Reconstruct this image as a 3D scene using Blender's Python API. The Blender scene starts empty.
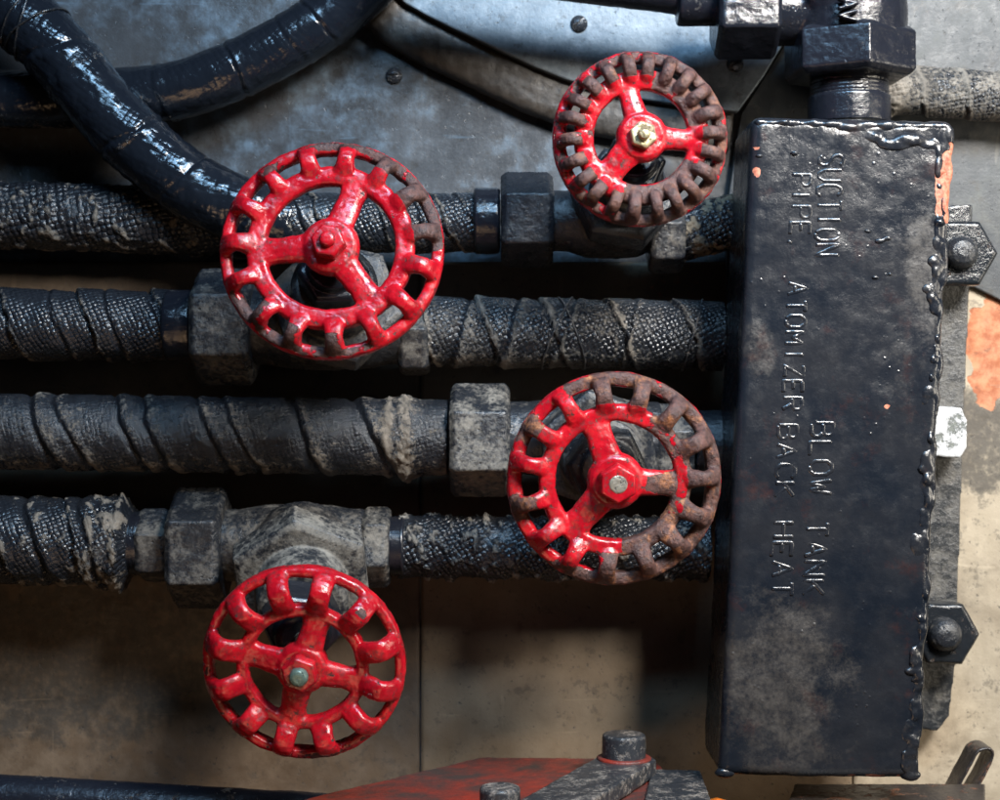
import bpy, bmesh, math, random
import numpy as np
from mathutils import Vector, Matrix

random.seed(7)
rng = np.random.default_rng(11)
S = 0.0005                    # metres per unit: the panel is about half a metre wide
D = 1600.0                    # camera distance from the wall, in the same units
sc = bpy.context.scene
col = sc.collection
PI = math.pi

# ------------------------------------------------------------------ helpers
def P(px, py, d):
    k = (D - d) / D
    return np.array(((px - 500.0) * k, -float(d), (400.0 - py) * k))

def K(d):
    return (D - d) / D

_perm = rng.permutation(256)
_perm = np.concatenate([_perm, _perm, _perm])
_grad = rng.normal(size=(256, 3))
_grad /= np.linalg.norm(_grad, axis=1)[:, None]

def perlin(p):
    p = np.asarray(p, float)
    i = np.floor(p).astype(int)
    f = p - i
    i &= 255
    u = f * f * f * (f * (f * 6 - 15) + 10)
    out = 0
    for dx in (0, 1):
        for dy in (0, 1):
            for dz in (0, 1):
                h = _perm[_perm[_perm[(i[..., 0] + dx) & 255] + ((i[..., 1] + dy) & 255)] + ((i[..., 2] + dz) & 255)]
                g = _grad[h]
                dd = f - np.array((dx, dy, dz))
                n = (g * dd).sum(-1)
                w = (u[..., 0] if dx else 1 - u[..., 0]) * (u[..., 1] if dy else 1 - u[..., 1]) * (u[..., 2] if dz else 1 - u[..., 2])
                out = out + w * n
    return out

def fbm(p, scale=1.0, octv=4, seed=0.0, gain=.5):
    p = np.asarray(p, float) / scale + seed * 17.31
    a, s, t = 1.0, 0, 0.0
    for _ in range(octv):
        s = s + a * perlin(p)
        t += a
        a *= gain
        p = p * 2.03 + 5.7
    return s / t * 1.6

def sstep(a, b, x):
    t = np.clip((x - a) / (b - a), 0, 1)
    return t * t * (3 - 2 * t)

class G:
    """collects plain geometry (verts, faces)"""
    def __init__(self):
        self.v, self.f = [], []
    def add(self, v, f):
        o = len(self.v)
        self.v.extend([tuple(map(float, a)) for a in v])
        self.f.extend([tuple(i + o for i in a) for a in f])
        return self

def frames(pts, closed=False, ref=None):
    pts = np.asarray(pts, float)
    n = len(pts)
    if closed:
        t = np.roll(pts, -1, 0) - np.roll(pts, 1, 0)
    else:
        t = np.gradient(pts, axis=0)
    t /= np.linalg.norm(t, axis=1)[:, None]
    if ref is None:
        ref = np.array((0, -1.0, 0)) if abs(t[0][1]) < .8 else np.array((0, 0, 1.0))
    a = np.empty_like(pts)
    r = np.asarray(ref, float)
    for k in range(n):
        r = r - t[k] * r.dot(t[k])
        r = r / np.linalg.norm(r)
        a[k] = r
    b = np.cross(t, a)
    return t, a, b

def sweep(g, pts, ra, rb=None, seg=12, closed=False, ref=None, power=2.0):
    """tube along pts; ra radius along the ref direction, rb across it"""
    pts = np.asarray(pts, float)
    n = len(pts)
    rb = ra if rb is None else rb
    ra = np.broadcast_to(ra, n); rb = np.broadcast_to(rb, n)
    t, a, b = frames(pts, closed, ref)
    th = np.arange(seg) / seg * 2 * PI
    c, s = np.cos(th), np.sin(th)
    c = np.sign(c) * np.abs(c) ** (2 / power); s = np.sign(s) * np.abs(s) ** (2 / power)
    v = pts[:, None] + a[:, None] * (ra[:, None] * c)[..., None] + b[:, None] * (rb[:, None] * s)[..., None]
    f = []
    m = n if closed else n - 1
    for i in range(m):
        i2 = (i + 1) % n
        for j in range(seg):
            j2 = (j + 1) % seg
            f.append((i * seg + j, i * seg + j2, i2 * seg + j2, i2 * seg + j))
    if not closed:
        f.append(tuple(range(seg))[::-1])
        f.append(tuple((n - 1) * seg + j for j in range(seg)))
    return g.add(v.reshape(-1, 3), f)

def lathe(g, origin, axis, prof, seg=40, up=None, roll=0.0):
    """prof: list of (t, r) along axis from origin; seg=6 makes a hexagon"""
    axis = np.asarray(axis, float); axis = axis / np.linalg.norm(axis)
    up = np.array((0, 0, 1.0)) if up is None else np.asarray(up, float)
    if abs(up.dot(axis)) > .95:
        up = np.array((0, -1.0, 0))
    a = up - axis * up.dot(axis); a /= np.linalg.norm(a)
    b = np.cross(axis, a)
    th = np.arange(seg) / seg * 2 * PI + roll
    v = []
    for t, r in prof:
        for q in th:
            v.append(np.asarray(origin) + axis * t + (a * math.cos(q) + b * math.sin(q)) * max(r, .01))
    f = []
    for i in range(len(prof) - 1):
        for j in range(seg):
            j2 = (j + 1) % seg
            f.append((i * seg + j, i * seg + j2, (i + 1) * seg + j2, (i + 1) * seg + j))
    f.append(tuple(range(seg))[::-1])
    f.append(tuple((len(prof) - 1) * seg + j for j in range(seg)))
    return g.add(v, f)

def hexnut(g, origin, axis, t0, t1, r, roll=0.0, ch=None, up=None):
    ch = min(5, (t1 - t0) * .2) if ch is None else ch
    lathe(g, origin, axis, [(t0, r * .9), (t0 + ch, r), (t1 - ch, r), (t1, r * .9)], 6, up, roll)
    return g

def ball(g, c, r, seg=14, sx=1, sy=1, sz=1):
    v, f = [], []
    n = seg // 2 + 1
    for i in range(n + 1):
        ph = PI * i / n
        for j in range(seg):
            q = 2 * PI * j / seg
            v.append((c[0] + r * sx * math.sin(ph) * math.cos(q), c[1] + r * sy * math.sin(ph) * math.sin(q), c[2] + r * sz * math.cos(ph)))
    for i in range(n):
        for j in range(seg):
            j2 = (j + 1) % seg
            f.append((i * seg + j, (i + 1) * seg + j, (i + 1) * seg + j2, i * seg + j2))
    return g.add(v, f)

def box8(g, v):
    """8 corners: back four then front four, both in the same turn"""
    return g.add(v, [(0, 3, 2, 1), (4, 5, 6, 7), (0, 1, 5, 4), (1, 2, 6, 5), (2, 3, 7, 6), (3, 0, 4, 7)])

def slab(g, poly, d0, d1):
    """polygon of pixels, standing from depth d0 out to depth d1"""
    n = len(poly)
    pts = [P(x, y, d1) for x, y in poly]
    v = [p + np.array((0, d1 - d0, 0)) for p in pts] + pts
    f = [tuple(range(n)), tuple(range(2 * n - 1, n - 1, -1))]
    f += [(i, i + n, (i + 1) % n + n, (i + 1) % n) for i in range(n)]
    g.add(v, f)
    return g

def mesh_of(g, name):
    me = bpy.data.meshes.new(name)
    me.from_pydata([tuple(a) for a in g.v], [], g.f)
    bm = bmesh.new(); bm.from_mesh(me)
    bmesh.ops.recalc_face_normals(bm, faces=bm.faces)
    bm.to_mesh(me); bm.free()
    return me

def evaluated(me, mods):
    o = bpy.data.objects.new('work', me); col.objects.link(o)
    for typ, kw in mods:
        m = o.modifiers.new(typ, typ)
        for k, v in kw.items():
            setattr(m, k, v)
    bpy.context.view_layer.update()
    dg = bpy.context.evaluated_depsgraph_get()
    out = bpy.data.meshes.new_from_object(o.evaluated_get(dg))
    bpy.data.objects.remove(o); bpy.data.meshes.remove(me)
    return out

def coords(me):
    a = np.empty(len(me.vertices) * 3); me.vertices.foreach_get('co', a)
    return a.reshape(-1, 3)

def normals(me):
    a = np.empty(len(me.vertices) * 3, dtype=np.float32); me.vertex_normals.foreach_get('vector', a)
    return a.reshape(-1, 3).astype(float)

def set_attr(me, name, val):
    at = me.attributes.get(name) or me.attributes.new(name, 'FLOAT', 'POINT')
    at.data.foreach_set('value', np.asarray(val, np.float32))

def remesh(g, name, voxel=1.6, smooth=2, bumps=((14, .5), (5, .25)), seed=0.):
    """fuse the pieces into one cast-looking solid with a hand-worn surface"""
    me = mesh_of(g, name)
    mods = [('REMESH', dict(mode='VOXEL', voxel_size=voxel, use_smooth_shade=True))]
    if smooth:
        mods.append(('SMOOTH', dict(iterations=smooth, factor=.5)))
    me = evaluated(me, mods)
    v = coords(me); n = normals(me)
    h = 0
    for s, a in bumps:
        h = h + a * fbm(v, s, 3, seed + s)
    if len(bumps):
        v = v + n * np.reshape(h, (-1, 1))
        me.vertices.foreach_set('co', v.ravel())
    me.name = name
    return me

def place(name, me, mat, parent=None, base=None, smooth=True):
    """link mesh (built in panel units) as one object, its origin at base"""
    v = coords(me)
    if base is None:
        base = np.array(parent['_base']) if parent is not None else v.mean(0)
    me.vertices.foreach_set('co', ((v - base) * S).ravel())
    me.update()
    me.polygons.foreach_set('use_smooth', [smooth] * len(me.polygons))
    me.materials.clear()
    me.materials.append(mat)
    o = bpy.data.objects.new(name, me); col.objects.link(o)
    o['_base'] = [float(x) for x in base]
    if parent is not None:
        o.parent = parent
        pb = np.array(parent['_base'])
        o.location = Vector((base - pb) * S)
    else:
        o.location = Vector(base * S)
    return o

def tag(o, label=None, cat=None, group=None, kind=None):
    if label: o['label'] = label
    if cat: o['category'] = cat
    if group: o['group'] = group
    if kind: o['kind'] = kind
    return o

def thing(name, base, label, cat, group=None):
    o = bpy.data.objects.new(name, None); col.objects.link(o)
    o.empty_display_size = .01
    o['_base'] = [float(x) for x in base]
    o.location = Vector(np.asarray(base) * S)
    return tag(o, label, cat, group)

# ------------------------------------------------------------------ materials
class N:
    def __init__(self, name):
        self.m = bpy.data.materials.new(name); self.m.use_nodes = True
        self.t = self.m.node_tree; self.t.nodes.clear()
        self.out = self.new('ShaderNodeOutputMaterial')
        self.b = self.new('ShaderNodeBsdfPrincipled')
        self.link(self.b.outputs[0], self.out.inputs[0])
        self.tc = self.new('ShaderNodeTexCoord')
        mp = self.new('ShaderNodeMapping'); mp.inputs['Scale'].default_value = (1 / S,) * 3
        self.link(self.tc.outputs['Object'], mp.inputs[0])
        self.co = mp.outputs[0]
    def new(self, t): return self.t.nodes.new(t)
    def link(self, a, b): self.t.links.new(a, b)
    def put(self, sock, v):
        if hasattr(v, 'is_linked') or isinstance(v, bpy.types.NodeSocket):
            self.link(v, sock)
        elif isinstance(v, (tuple, list)) and len(v) == 3 and sock.type == 'RGBA':
            sock.default_value = (*v, 1)
        else:
            sock.default_value = v
    def noise(self, size, detail=5, rough=.6, dist=0., co=None, scale=(1, 1, 1), off=0.):
        n = self.new('ShaderNodeTexNoise')
        n.inputs['Scale'].default_value = 1.0 / size
        n.inputs['Detail'].default_value = detail
        n.inputs['Roughness'].default_value = rough
        n.inputs['Distortion'].default_value = dist
        mp = self.new('ShaderNodeMapping'); mp.inputs['Scale'].default_value = scale
        mp.inputs['Location'].default_value = (off, off * .7, off * .3)
        self.link(co or self.co, mp.inputs[0]); self.link(mp.outputs[0], n.inputs['Vector'])
        return n.outputs['Fac']
    def voro(self, size, co=None, feature='F1', rnd=1.0, dim='3D', out='Distance', smooth=None):
        n = self.new('ShaderNodeTexVoronoi'); n.voronoi_dimensions = dim; n.feature = feature
        n.inputs['Scale'].default_value = 1.0 / size
        n.inputs['Randomness'].default_value = rnd
        self.link(co or self.co, n.inputs['Vector'])
        return n.outputs[out]
    def attr(self, name):
        n = self.new('ShaderNodeAttribute'); n.attribute_name = name
        return n.outputs['Fac']
    def uv(self, scale=(1, 1, 1), rot=0.):
        mp = self.new('ShaderNodeMapping'); mp.inputs['Scale'].default_value = scale
        mp.inputs['Rotation'].default_value = (0, 0, rot)
        self.link(self.tc.outputs['UV'], mp.inputs[0])
        return mp.outputs[0]
    def math(self, op, a, b=0., c=0.):
        n = self.new('ShaderNodeMath'); n.operation = op
        for k, v in enumerate((a, b, c)):
            self.put(n.inputs[k], v)
        return n.outputs[0]
    def ramp(self, v, a, b, lo=0., hi=1.):
        n = self.new('ShaderNodeMapRange'); n.interpolation_type = 'SMOOTHSTEP'
        self.put(n.inputs['Value'], v)
        for k, x in (('From Min', a), ('From Max', b), ('To Min', lo), ('To Max', hi)):
            n.inputs[k].default_value = x
        return n.outputs[0]
    def mix(self, f, a, b):
        n = self.new('ShaderNodeMix'); n.data_type = 'RGBA'
        self.put(n.inputs[0], f); self.put(n.inputs[6], a); self.put(n.inputs[7], b)
        return n.outputs[2]
    def mixf(self, f, a, b):
        n = self.new('ShaderNodeMix'); n.data_type = 'FLOAT'
        self.put(n.inputs[0], f); self.put(n.inputs[2], a); self.put(n.inputs[3], b)
        return n.outputs[0]
    def bump(self, h, dist, strength=1.0, prev=None):
        n = self.new('ShaderNodeBump')
        n.inputs['Distance'].default_value = dist * S
        n.inputs['Strength'].default_value = strength
        self.put(n.inputs['Height'], h)
        if prev is not None: self.link(prev, n.inputs['Normal'])
        return n.outputs[0]
    def done(self, color, rough, normal=None, metal=0., spec=.5, coat=0.):
        self.put(self.b.inputs['Base Color'], color)
        self.put(self.b.inputs['Roughness'], rough)
        self.put(self.b.inputs['Metallic'], metal)
        self.put(self.b.inputs['Specular IOR Level'], spec)
        self.put(self.b.inputs['Coat Weight'], coat)
        self.b.inputs['Coat Roughness'].default_value = .12
        if normal is not None: self.link(normal, self.b.inputs['Normal'])
        return self.m

def mat_red(name, thr=.5, orange=.0, chip=.0):
    n = N(name)
    r = n.attr('rust')
    geo = n.new('ShaderNodeNewGeometry')
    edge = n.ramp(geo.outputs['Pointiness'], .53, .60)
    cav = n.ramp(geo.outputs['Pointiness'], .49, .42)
    fine = n.noise(5, 4, .7)
    k = n.ramp(n.math('ADD', r, n.math('MULTIPLY', n.math('SUBTRACT', fine, .5), .9)), thr - .03, thr + .03)
    chips = n.ramp(n.math('ADD', n.noise(5.5, 4, .7, off=9), n.math('MULTIPLY', edge, .07)), .632 - chip, .645 - chip)
    k = n.math('MAXIMUM', k, chips)
    wear = n.noise(22, 5, .65, off=3)
    red = n.mix(n.ramp(wear, .3, .7), (.23, .003, .009), (.42, .005, .012))
    grime = n.math('MULTIPLY', n.ramp(n.noise(6, 7, .8, off=5), .46, .60), n.ramp(n.noise(24, 4, .6, off=11), .38, .58))
    red = n.mix(n.math('MULTIPLY', grime, .75), red, (.09, .006, .008))
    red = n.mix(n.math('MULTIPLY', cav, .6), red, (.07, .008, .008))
    rn = n.noise(6, 6, .75, off=7)
    rust = n.mix(n.ramp(rn, .35, .7), (.030, .016, .016), (.10, .044, .036))
    rust = n.mix(n.math('MULTIPLY', n.ramp(n.noise(14, 5, .7, off=2), .5, .7), orange), rust, (.33, .13, .05))
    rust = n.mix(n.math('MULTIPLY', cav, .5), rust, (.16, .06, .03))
    c = n.mix(k, red, rust)
    rg = n.mixf(k, n.ramp(wear, .3, .75, .14, .36), n.ramp(rn, .3, .7, .36, .62))
    rg = n.math('ADD', rg, n.math('MULTIPLY', grime, .3))
    h = n.math('ADD', n.math('MULTIPLY', n.noise(11, 3, .5), .7), n.math('MULTIPLY', n.noise(3, 5, .7), n.mixf(k, .22, 1.0)))
    h = n.math('SUBTRACT', h, n.math('MULTIPLY', k, 1.6))
    return n.done(c, rg, n.bump(h, 1.4), n.mixf(k, 0., .25))

def mat_lag(name, mud=.5, weave=5.0, depth=1.6, rough=(.18, .38), mudcol=(.175, .150, .122), rot=.25, base=(.010, .012, .016), wv=1.0, fn=.5):
    """tar-black woven wrapping with dried mud lodged in it"""
    n = N(name)
    a = n.attr('mud')
    uv = n.uv((1, 1.0, 1), rot)
    cell = n.voro(weave, uv, rnd=.34, dim='2D')
    crest = n.ramp(cell, .2, .75, 1., 0.)
    big = n.noise(26, 5, .65)
    fine = n.noise(4.5, 5, .75, off=4)
    v = n.math('ADD', n.math('MULTIPLY', a, 1.0), n.math('MULTIPLY', n.math('SUBTRACT', big, .5), 1.1))
    v = n.math('ADD', v, n.math('MULTIPLY', n.math('SUBTRACT', fine, .5), 1.7))
    v = n.math('ADD', v, n.math('MULTIPLY', n.math('SUBTRACT', n.noise(2.2, 3, .7, off=17), .5), .8))
    v = n.math('SUBTRACT', v, n.math('MULTIPLY', crest, .14))
    k = n.math('MULTIPLY', n.ramp(v, .46 - mud * .6, .82 - mud * .6), .92)
    tint = n.noise(13, 4, .6, off=8)
    mc = n.mix(n.ramp(tint, .35, .7), tuple(x * .55 for x in mudcol), mudcol)
    c = n.mix(k, base, mc)
    rg = n.mixf(k, n.ramp(big, .35, .7, *rough), .9)
    patch = n.ramp(n.noise(38, 3, .6, off=6), .35, .62, .25, 1.)
    h = n.math('MULTIPLY', n.math('MULTIPLY', crest, patch), n.mixf(k, wv, .5 * wv))
    h = n.math('ADD', h, n.math('MULTIPLY', fine, n.mixf(k, fn, .9)))
    h = n.math('ADD', h, n.math('MULTIPLY', k, .3))
    return n.done(c, rg, n.bump(h, depth))

def mat_fit(name, dust=.5, dustcol=(.118, .107, .092), base=(.012, .014, .018), rough=(.2, .42), grain=3.0, bd=1.0):
    """black painted fitting with a film of dried dust"""
    n = N(name)
    big = n.noise(30, 5, .65)
    fine = n.noise(5, 6, .75, off=3)
    geo = n.new('ShaderNodeNewGeometry')
    edge = n.ramp(geo.outputs['Pointiness'], .505, .56)
    cav = n.ramp(geo.outputs['Pointiness'], .495, .44)
    v = n.math('ADD', big, n.math('MULTIPLY', n.math('SUBTRACT', fine, .5), .95))
    v = n.math('ADD', v, n.math('MULTIPLY', n.math('SUBTRACT', cav, edge), .16))
    k = n.math('MULTIPLY', n.ramp(v, .72 - dust * .52, .98 - dust * .4), .92)
    pits = n.math('MULTIPLY', n.ramp(n.voro(7, rnd=1.), .10, .22, 1., 0.), n.ramp(n.noise(24, 3, .5, off=14), .45, .6))
    k = n.math('MULTIPLY', k, n.math('SUBTRACT', 1., n.math('MULTIPLY', pits, .7)))
    tint = n.noise(12, 4, .6, off=6)
    dc = n.mix(n.ramp(tint, .3, .7), tuple(x * .6 for x in dustcol), dustcol)
    c = n.mix(k, base, dc)
    rg = n.mixf(k, n.ramp(tint, .3, .7, *rough), .85)
    h = n.math('ADD', n.math('MULTIPLY', n.noise(grain, 5, .7), .8), n.math('MULTIPLY', n.noise(12, 3, .5, off=1), .8))
    h = n.math('SUBTRACT', h, n.math('MULTIPLY', pits, .5))
    return n.done(c, rg, n.bump(h, bd))

def mat_plate(name, c0, c1, c2, rough=(.35, .65), metal=.0, scale=60, speck=.6, dark=(.03, .026, .022), mot=.8):
    n = N(name)
    a = n.noise(scale, 7, .62, .4)
    b = n.noise(scale * .25, 6, .7, off=4)
    c = n.mix(n.ramp(a, .3, .7), c0, c1)
    c = n.mix(n.math('MULTIPLY', n.ramp(n.math('ADD', n.math('MULTIPLY', b, .6), n.math('MULTIPLY', n.noise(scale * 1.5, 3, .5, off=40), .4)), .45, .72), mot), c, c2)
    st = n.attr('stain_shade')
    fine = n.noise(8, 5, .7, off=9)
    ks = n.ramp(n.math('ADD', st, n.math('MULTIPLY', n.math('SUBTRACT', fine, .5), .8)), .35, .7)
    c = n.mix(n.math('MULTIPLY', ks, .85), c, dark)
    sp = n.ramp(n.noise(5, 4, .6, off=12), .64, .72)
    c = n.mix(n.math('MULTIPLY', sp, speck), c, dark)
    ru = n.attr('rust')
    kr = n.ramp(n.math('ADD', ru, n.math('MULTIPLY', n.math('SUBTRACT', fine, .5), .5)), .47, .53)
    rc = n.mix(n.ramp(n.noise(14, 5, .7, off=2), .35, .65), (.24, .075, .033), (.38, .17, .09))
    c = n.mix(kr, c, rc)
    scr = n.noise(7, 3, .6, scale=(1, 1, .09), off=3)
    s1 = n.ramp(n.noise(9, 2, .5, .8, scale=(.06, 1, 1), off=21), .70, .73)
    s2 = n.ramp(n.noise(8, 2, .5, .8, scale=(1, 1, .05), off=31), .71, .74)
    scl = n.math('MULTIPLY', n.math('MAXIMUM', s1, s2), n.ramp(n.noise(50, 3, .6, off=15), .4, .6))
    c = n.mix(n.math('MULTIPLY', scl, .5), c, c2)
    blot = n.ramp(n.noise(18, 7, .8, off=17), .56, .62)
    c = n.mix(n.math('MULTIPLY', blot, .45), c, dark)
    rg = n.math('ADD', n.ramp(b, .3, .7, *rough), n.math('MULTIPLY', kr, .25))
    h = n.math('ADD', n.math('MULTIPLY', b, 1.0), n.math('MULTIPLY', n.noise(4, 5, .7), .5))
    h = n.math('ADD', h, n.math('MULTIPLY', scr, .3))
    h = n.math('SUBTRACT', h, n.math('MULTIPLY', sp, .4))
    h = n.math('SUBTRACT', h, n.math('MULTIPLY', kr, .9))
    return n.done(c, rg, n.bump(h, .45), metal)

def mat_boxpaint(name):
    n = N(name)
    big = n.noise(70, 5, .6)
    mid = n.noise(16, 5, .65, off=2)
    fine = n.noise(4, 5, .7, off=5)
    c = n.mix(n.ramp(big, .35, .65), (.005, .007, .011), (.011, .012, .015))
    c = n.mix(n.math('MULTIPLY', n.ramp(n.noise(40, 5, .7, off=8), .56, .75), .6), c, (.030, .012, .011))
    d = n.attr('dust')
    kd = n.ramp(n.math('ADD', d, n.math('ADD', n.math('MULTIPLY', n.math('SUBTRACT', fine, .5), 1.2), n.math('MULTIPLY', n.math('SUBTRACT', mid, .5), .9))), .1, 1.25)
    c = n.mix(n.math('MULTIPLY', kd, .65), c, (.055, .047, .039))
    ru = n.attr('rust')
    kr = n.ramp(n.math('ADD', ru, n.math('MULTIPLY', n.math('SUBTRACT', mid, .5), .6)), .47, .52)
    rc = n.mix(n.ramp(fine, .35, .65), (.22, .055, .03), (.38, .15, .09))
    c = n.mix(kr, c, rc)
    rg = n.mixf(n.math('MAXIMUM', kd, kr), n.ramp(mid, .3, .7, .18, .32), .62)
    pim = n.ramp(n.voro(8.5, rnd=1.), .05, .22, 1., 0.)
    h = n.math('ADD', n.math('MULTIPLY', mid, .35), n.math('MULTIPLY', n.noise(3, 4, .6), .2))
    h = n.math('ADD', h, n.math('MULTIPLY', n.noise(5, 3, .6, scale=(1, 1, .12), off=7), .18))
    h = n.math('ADD', h, n.math('MULTIPLY', pim, n.ramp(n.noise(30, 3, .5, off=3), .45, .7, 0., .3)))
    h = n.math('SUBTRACT', h, n.math('MULTIPLY', kr, .8))
    return n.done(c, rg, n.bump(h, 1.1), spec=.4)

def mat_worn(name, paint, under, amount=.5, rough=(.3, .6), size=9, metal=0., soft=.1):
    n = N(name)
    a = n.noise(size, 6, .75)
    b = n.noise(size * 4, 4, .6, off=4)
    v = n.math('ADD', a, n.math('MULTIPLY', n.math('SUBTRACT', b, .5), .8))
    k = n.ramp(v, .8 - soft * .5 - amount * .5, .8 + soft * .5 - amount * .5)
    c = n.mix(k, paint, under)
    h = n.math('SUBTRACT', n.math('MULTIPLY', n.noise(4, 4, .7, off=2), .7), n.math('MULTIPLY', k, .6))
    return n.done(c, n.mixf(k, *rough), n.bump(h, 1.1), metal)

M = {}
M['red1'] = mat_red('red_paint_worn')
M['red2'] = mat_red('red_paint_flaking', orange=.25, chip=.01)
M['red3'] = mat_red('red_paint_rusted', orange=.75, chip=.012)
M['lag'] = mat_lag('lagging_black', .5, 4.4, 1.1, rot=.45)
M['lag_mud'] = mat_lag('lagging_muddy', .58, 6.0, 2.2)
M['lag_dark'] = mat_lag('lagging_dark', .25, 5.0, 1.8)
M['lag_grey'] = mat_lag('lagging_grey', .46, 4.6, 1.6, rot=.5, mudcol=(.185, .168, .146))
M['hose'] = mat_lag('hose_tar', .0, 6.0, 1.3, rough=(.10, .22), base=(.006, .008, .012), wv=.22, fn=.2)
M['fit_black'] = mat_fit('fitting_black', .30)
M['fit_dusty'] = mat_fit('fitting_dusty', .6)
M['fit_tan'] = mat_fit('fitting_tan', .72, dustcol=(.18, .165, .142))
M['fit_gloss'] = mat_fit('fitting_gloss', .12, base=(.008, .009, .013), rough=(.12, .26), bd=.45)
M['wall'] = mat_plate('wall_steel', (.026, .027, .029), (.052, .055, .060), (.11, .165, .22), (.24, .42), metal=.1, scale=120, speck=.35, mot=.8)
M['plate_blue'] = mat_plate('plate_blue_steel', (.075, .098, .12), (.135, .165, .19), (.26, .30, .335), (.36, .55), .2, 50)
M['plate_dark'] = mat_plate('plate_dark_steel', (.016, .019, .023), (.036, .040, .043), (.09, .09, .08), (.42, .6), .1, 55)
M['plate_tan'] = mat_plate('plate_tan', (.18, .147, .106), (.29, .245, .18), (.37, .315, .235), (.45, .75), 0., 80, .8)
M['plate_mid'] = mat_plate('plate_mid_shaded', (.095, .069, .044), (.150, .110, .071), (.195, .148, .097), (.45, .75), 0., 110, .8, mot=.5)  # darker copy of the tan sheet, shade around the box put into its colour
M['plate_brown'] = mat_plate('plate_brown', (.055, .037, .024), (.100, .070, .046), (.14, .100, .066), (.45, .75), 0., 80, .8)
M['flange'] = mat_plate('flange_brown_steel', (.024, .020, .017), (.045, .037, .030), (.075, .062, .05), (.35, .6), .1, 30)
M['box'] = mat_boxpaint('box_black_paint')
M['steel'] = mat_worn('bare_steel', (.30, .28, .24), (.10, .09, .08), .5, (.3, .55), 5, .6)
M['brass'] = mat_worn('tarnished_brass', (.42, .36, .22), (.20, .16, .10), .45, (.3, .5), 5, .6)
M['green'] = mat_worn('verdigris_steel', (.10, .15, .13), (.05, .06, .05), .4, (.3, .5), 5, .4)
M['screw'] = mat_worn('screw_black', (.025, .028, .034), (.10, .09, .08), .4, (.22, .5), 5, .2)
M['silver'] = mat_worn('silver_paint', (.36, .37, .38), (.10, .11, .10), .4, (.35, .6), 8)
M['redplate'] = mat_worn('red_oxide_plate', (.22, .022, .012), (.030, .019, .016), .72, (.35, .6), 30, soft=.6)
M['lever'] = mat_worn('lever_black_worn', (.022, .024, .028), (.22, .19, .165), .40, (.28, .6), 4.5, soft=.3)
M['orange'] = mat_worn('orange_paint', (.62, .16, .02), (.12, .05, .02), .35, (.35, .6), 9)
M['bottompipe'] = mat_worn('black_pipe_paint', (.009, .011, .017), (.10, .095, .09), .22, (.22, .5), 7)
M['strip'] = mat_worn('strip_brown', (.022, .018, .017), (.12, .05, .026), .4, (.3, .55), 10)
M['bracket'] = mat_worn('bracket_dusty', (.016, .018, .021), (.10, .094, .084), .42, (.3, .7), 18, soft=.45)
M['glossblack'] = mat_worn('lug_gloss_black', (.010, .012, .015), (.07, .05, .04), .22, (.16, .4), 9)

# ------------------------------------------------------------------ wall
def grid_sheet(x0, x1, y0, y1, d, step, warp=2.0, seed=0., stain_shade=None, rust=None):
    nx = int((x1 - x0) / step) + 1; ny = int((y1 - y0) / step) + 1
    X, Y = np.meshgrid(np.linspace(x0, x1, nx), np.linspace(y0, y1, ny))
    k = K(d)
    v = np.stack([(X - 500) * k, np.full_like(X, -d), (400 - Y) * k], -1).reshape(-1, 3)
    v[:, 1] -= warp * fbm(v * np.array((1, 0, 1)), 150, 3, seed)
    idx = np.arange(nx * ny).reshape(ny, nx)
    f = np.stack([idx[:-1, :-1], idx[1:, :-1], idx[1:, 1:], idx[:-1, 1:]], -1).reshape(-1, 4)
    # a thin edge so that the sheet has thickness
    g = G(); g.v = v.tolist(); g.f = [tuple(a) for a in f.tolist()]
    ring = list(idx[0, :]) + list(idx[1:, -1]) + list(idx[-1, -2::-1]) + list(idx[-2:0:-1, 0])
    o = len(g.v)
    for i in ring:
        q = g.v[i]; g.v.append([q[0], q[1] + 5, q[2]])
    m = len(ring)
    for i in range(m):
        g.f.append((int(ring[i]), int(ring[(i + 1) % m]), o + (i + 1) % m, o + i))
    me = mesh_of(g, 'sheet')
    XX = np.concatenate([X.ravel(), [X.ravel()[i] for i in ring]]); YY = np.concatenate([Y.ravel(), [Y.ravel()[i] for i in ring]])
    set_attr(me, 'stain_shade', stain_shade(XX, YY) if stain_shade else np.zeros(len(XX)))
    set_attr(me, 'rust', rust(XX, YY) if rust else np.zeros(len(XX)))
    return me

def blob(X, Y, cx, cy, rx, ry, amp=1., seed=0.):
    q = np.sqrt(((X - cx) / rx) ** 2 + ((Y - cy) / ry) ** 2)
    nn = fbm(np.stack([X, Y, np.full_like(X, 3. + seed)], -1), 40, 4, seed)
    return amp * (1 - sstep(.55, 1.15, q + nn * .6))

o = place('wall', grid_sheet(-260, 1260, -220, 1060, 0, 6, 3., 1.,
          stain_shade=lambda X, Y: np.maximum.reduce([blob(X, Y, 400, 60, 60, 40, .5), blob(X, Y, 210, 60, 120, 60, .35), blob(X, Y, 60, 150, 140, 60, .6, 2)]),
          rust=lambda X, Y: np.maximum(blob(X, Y, 690, 262, 40, 30, .45), 0)), M['wall'], base=np.array((0, 0, 0.)))
tag(o, kind='structure')

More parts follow.
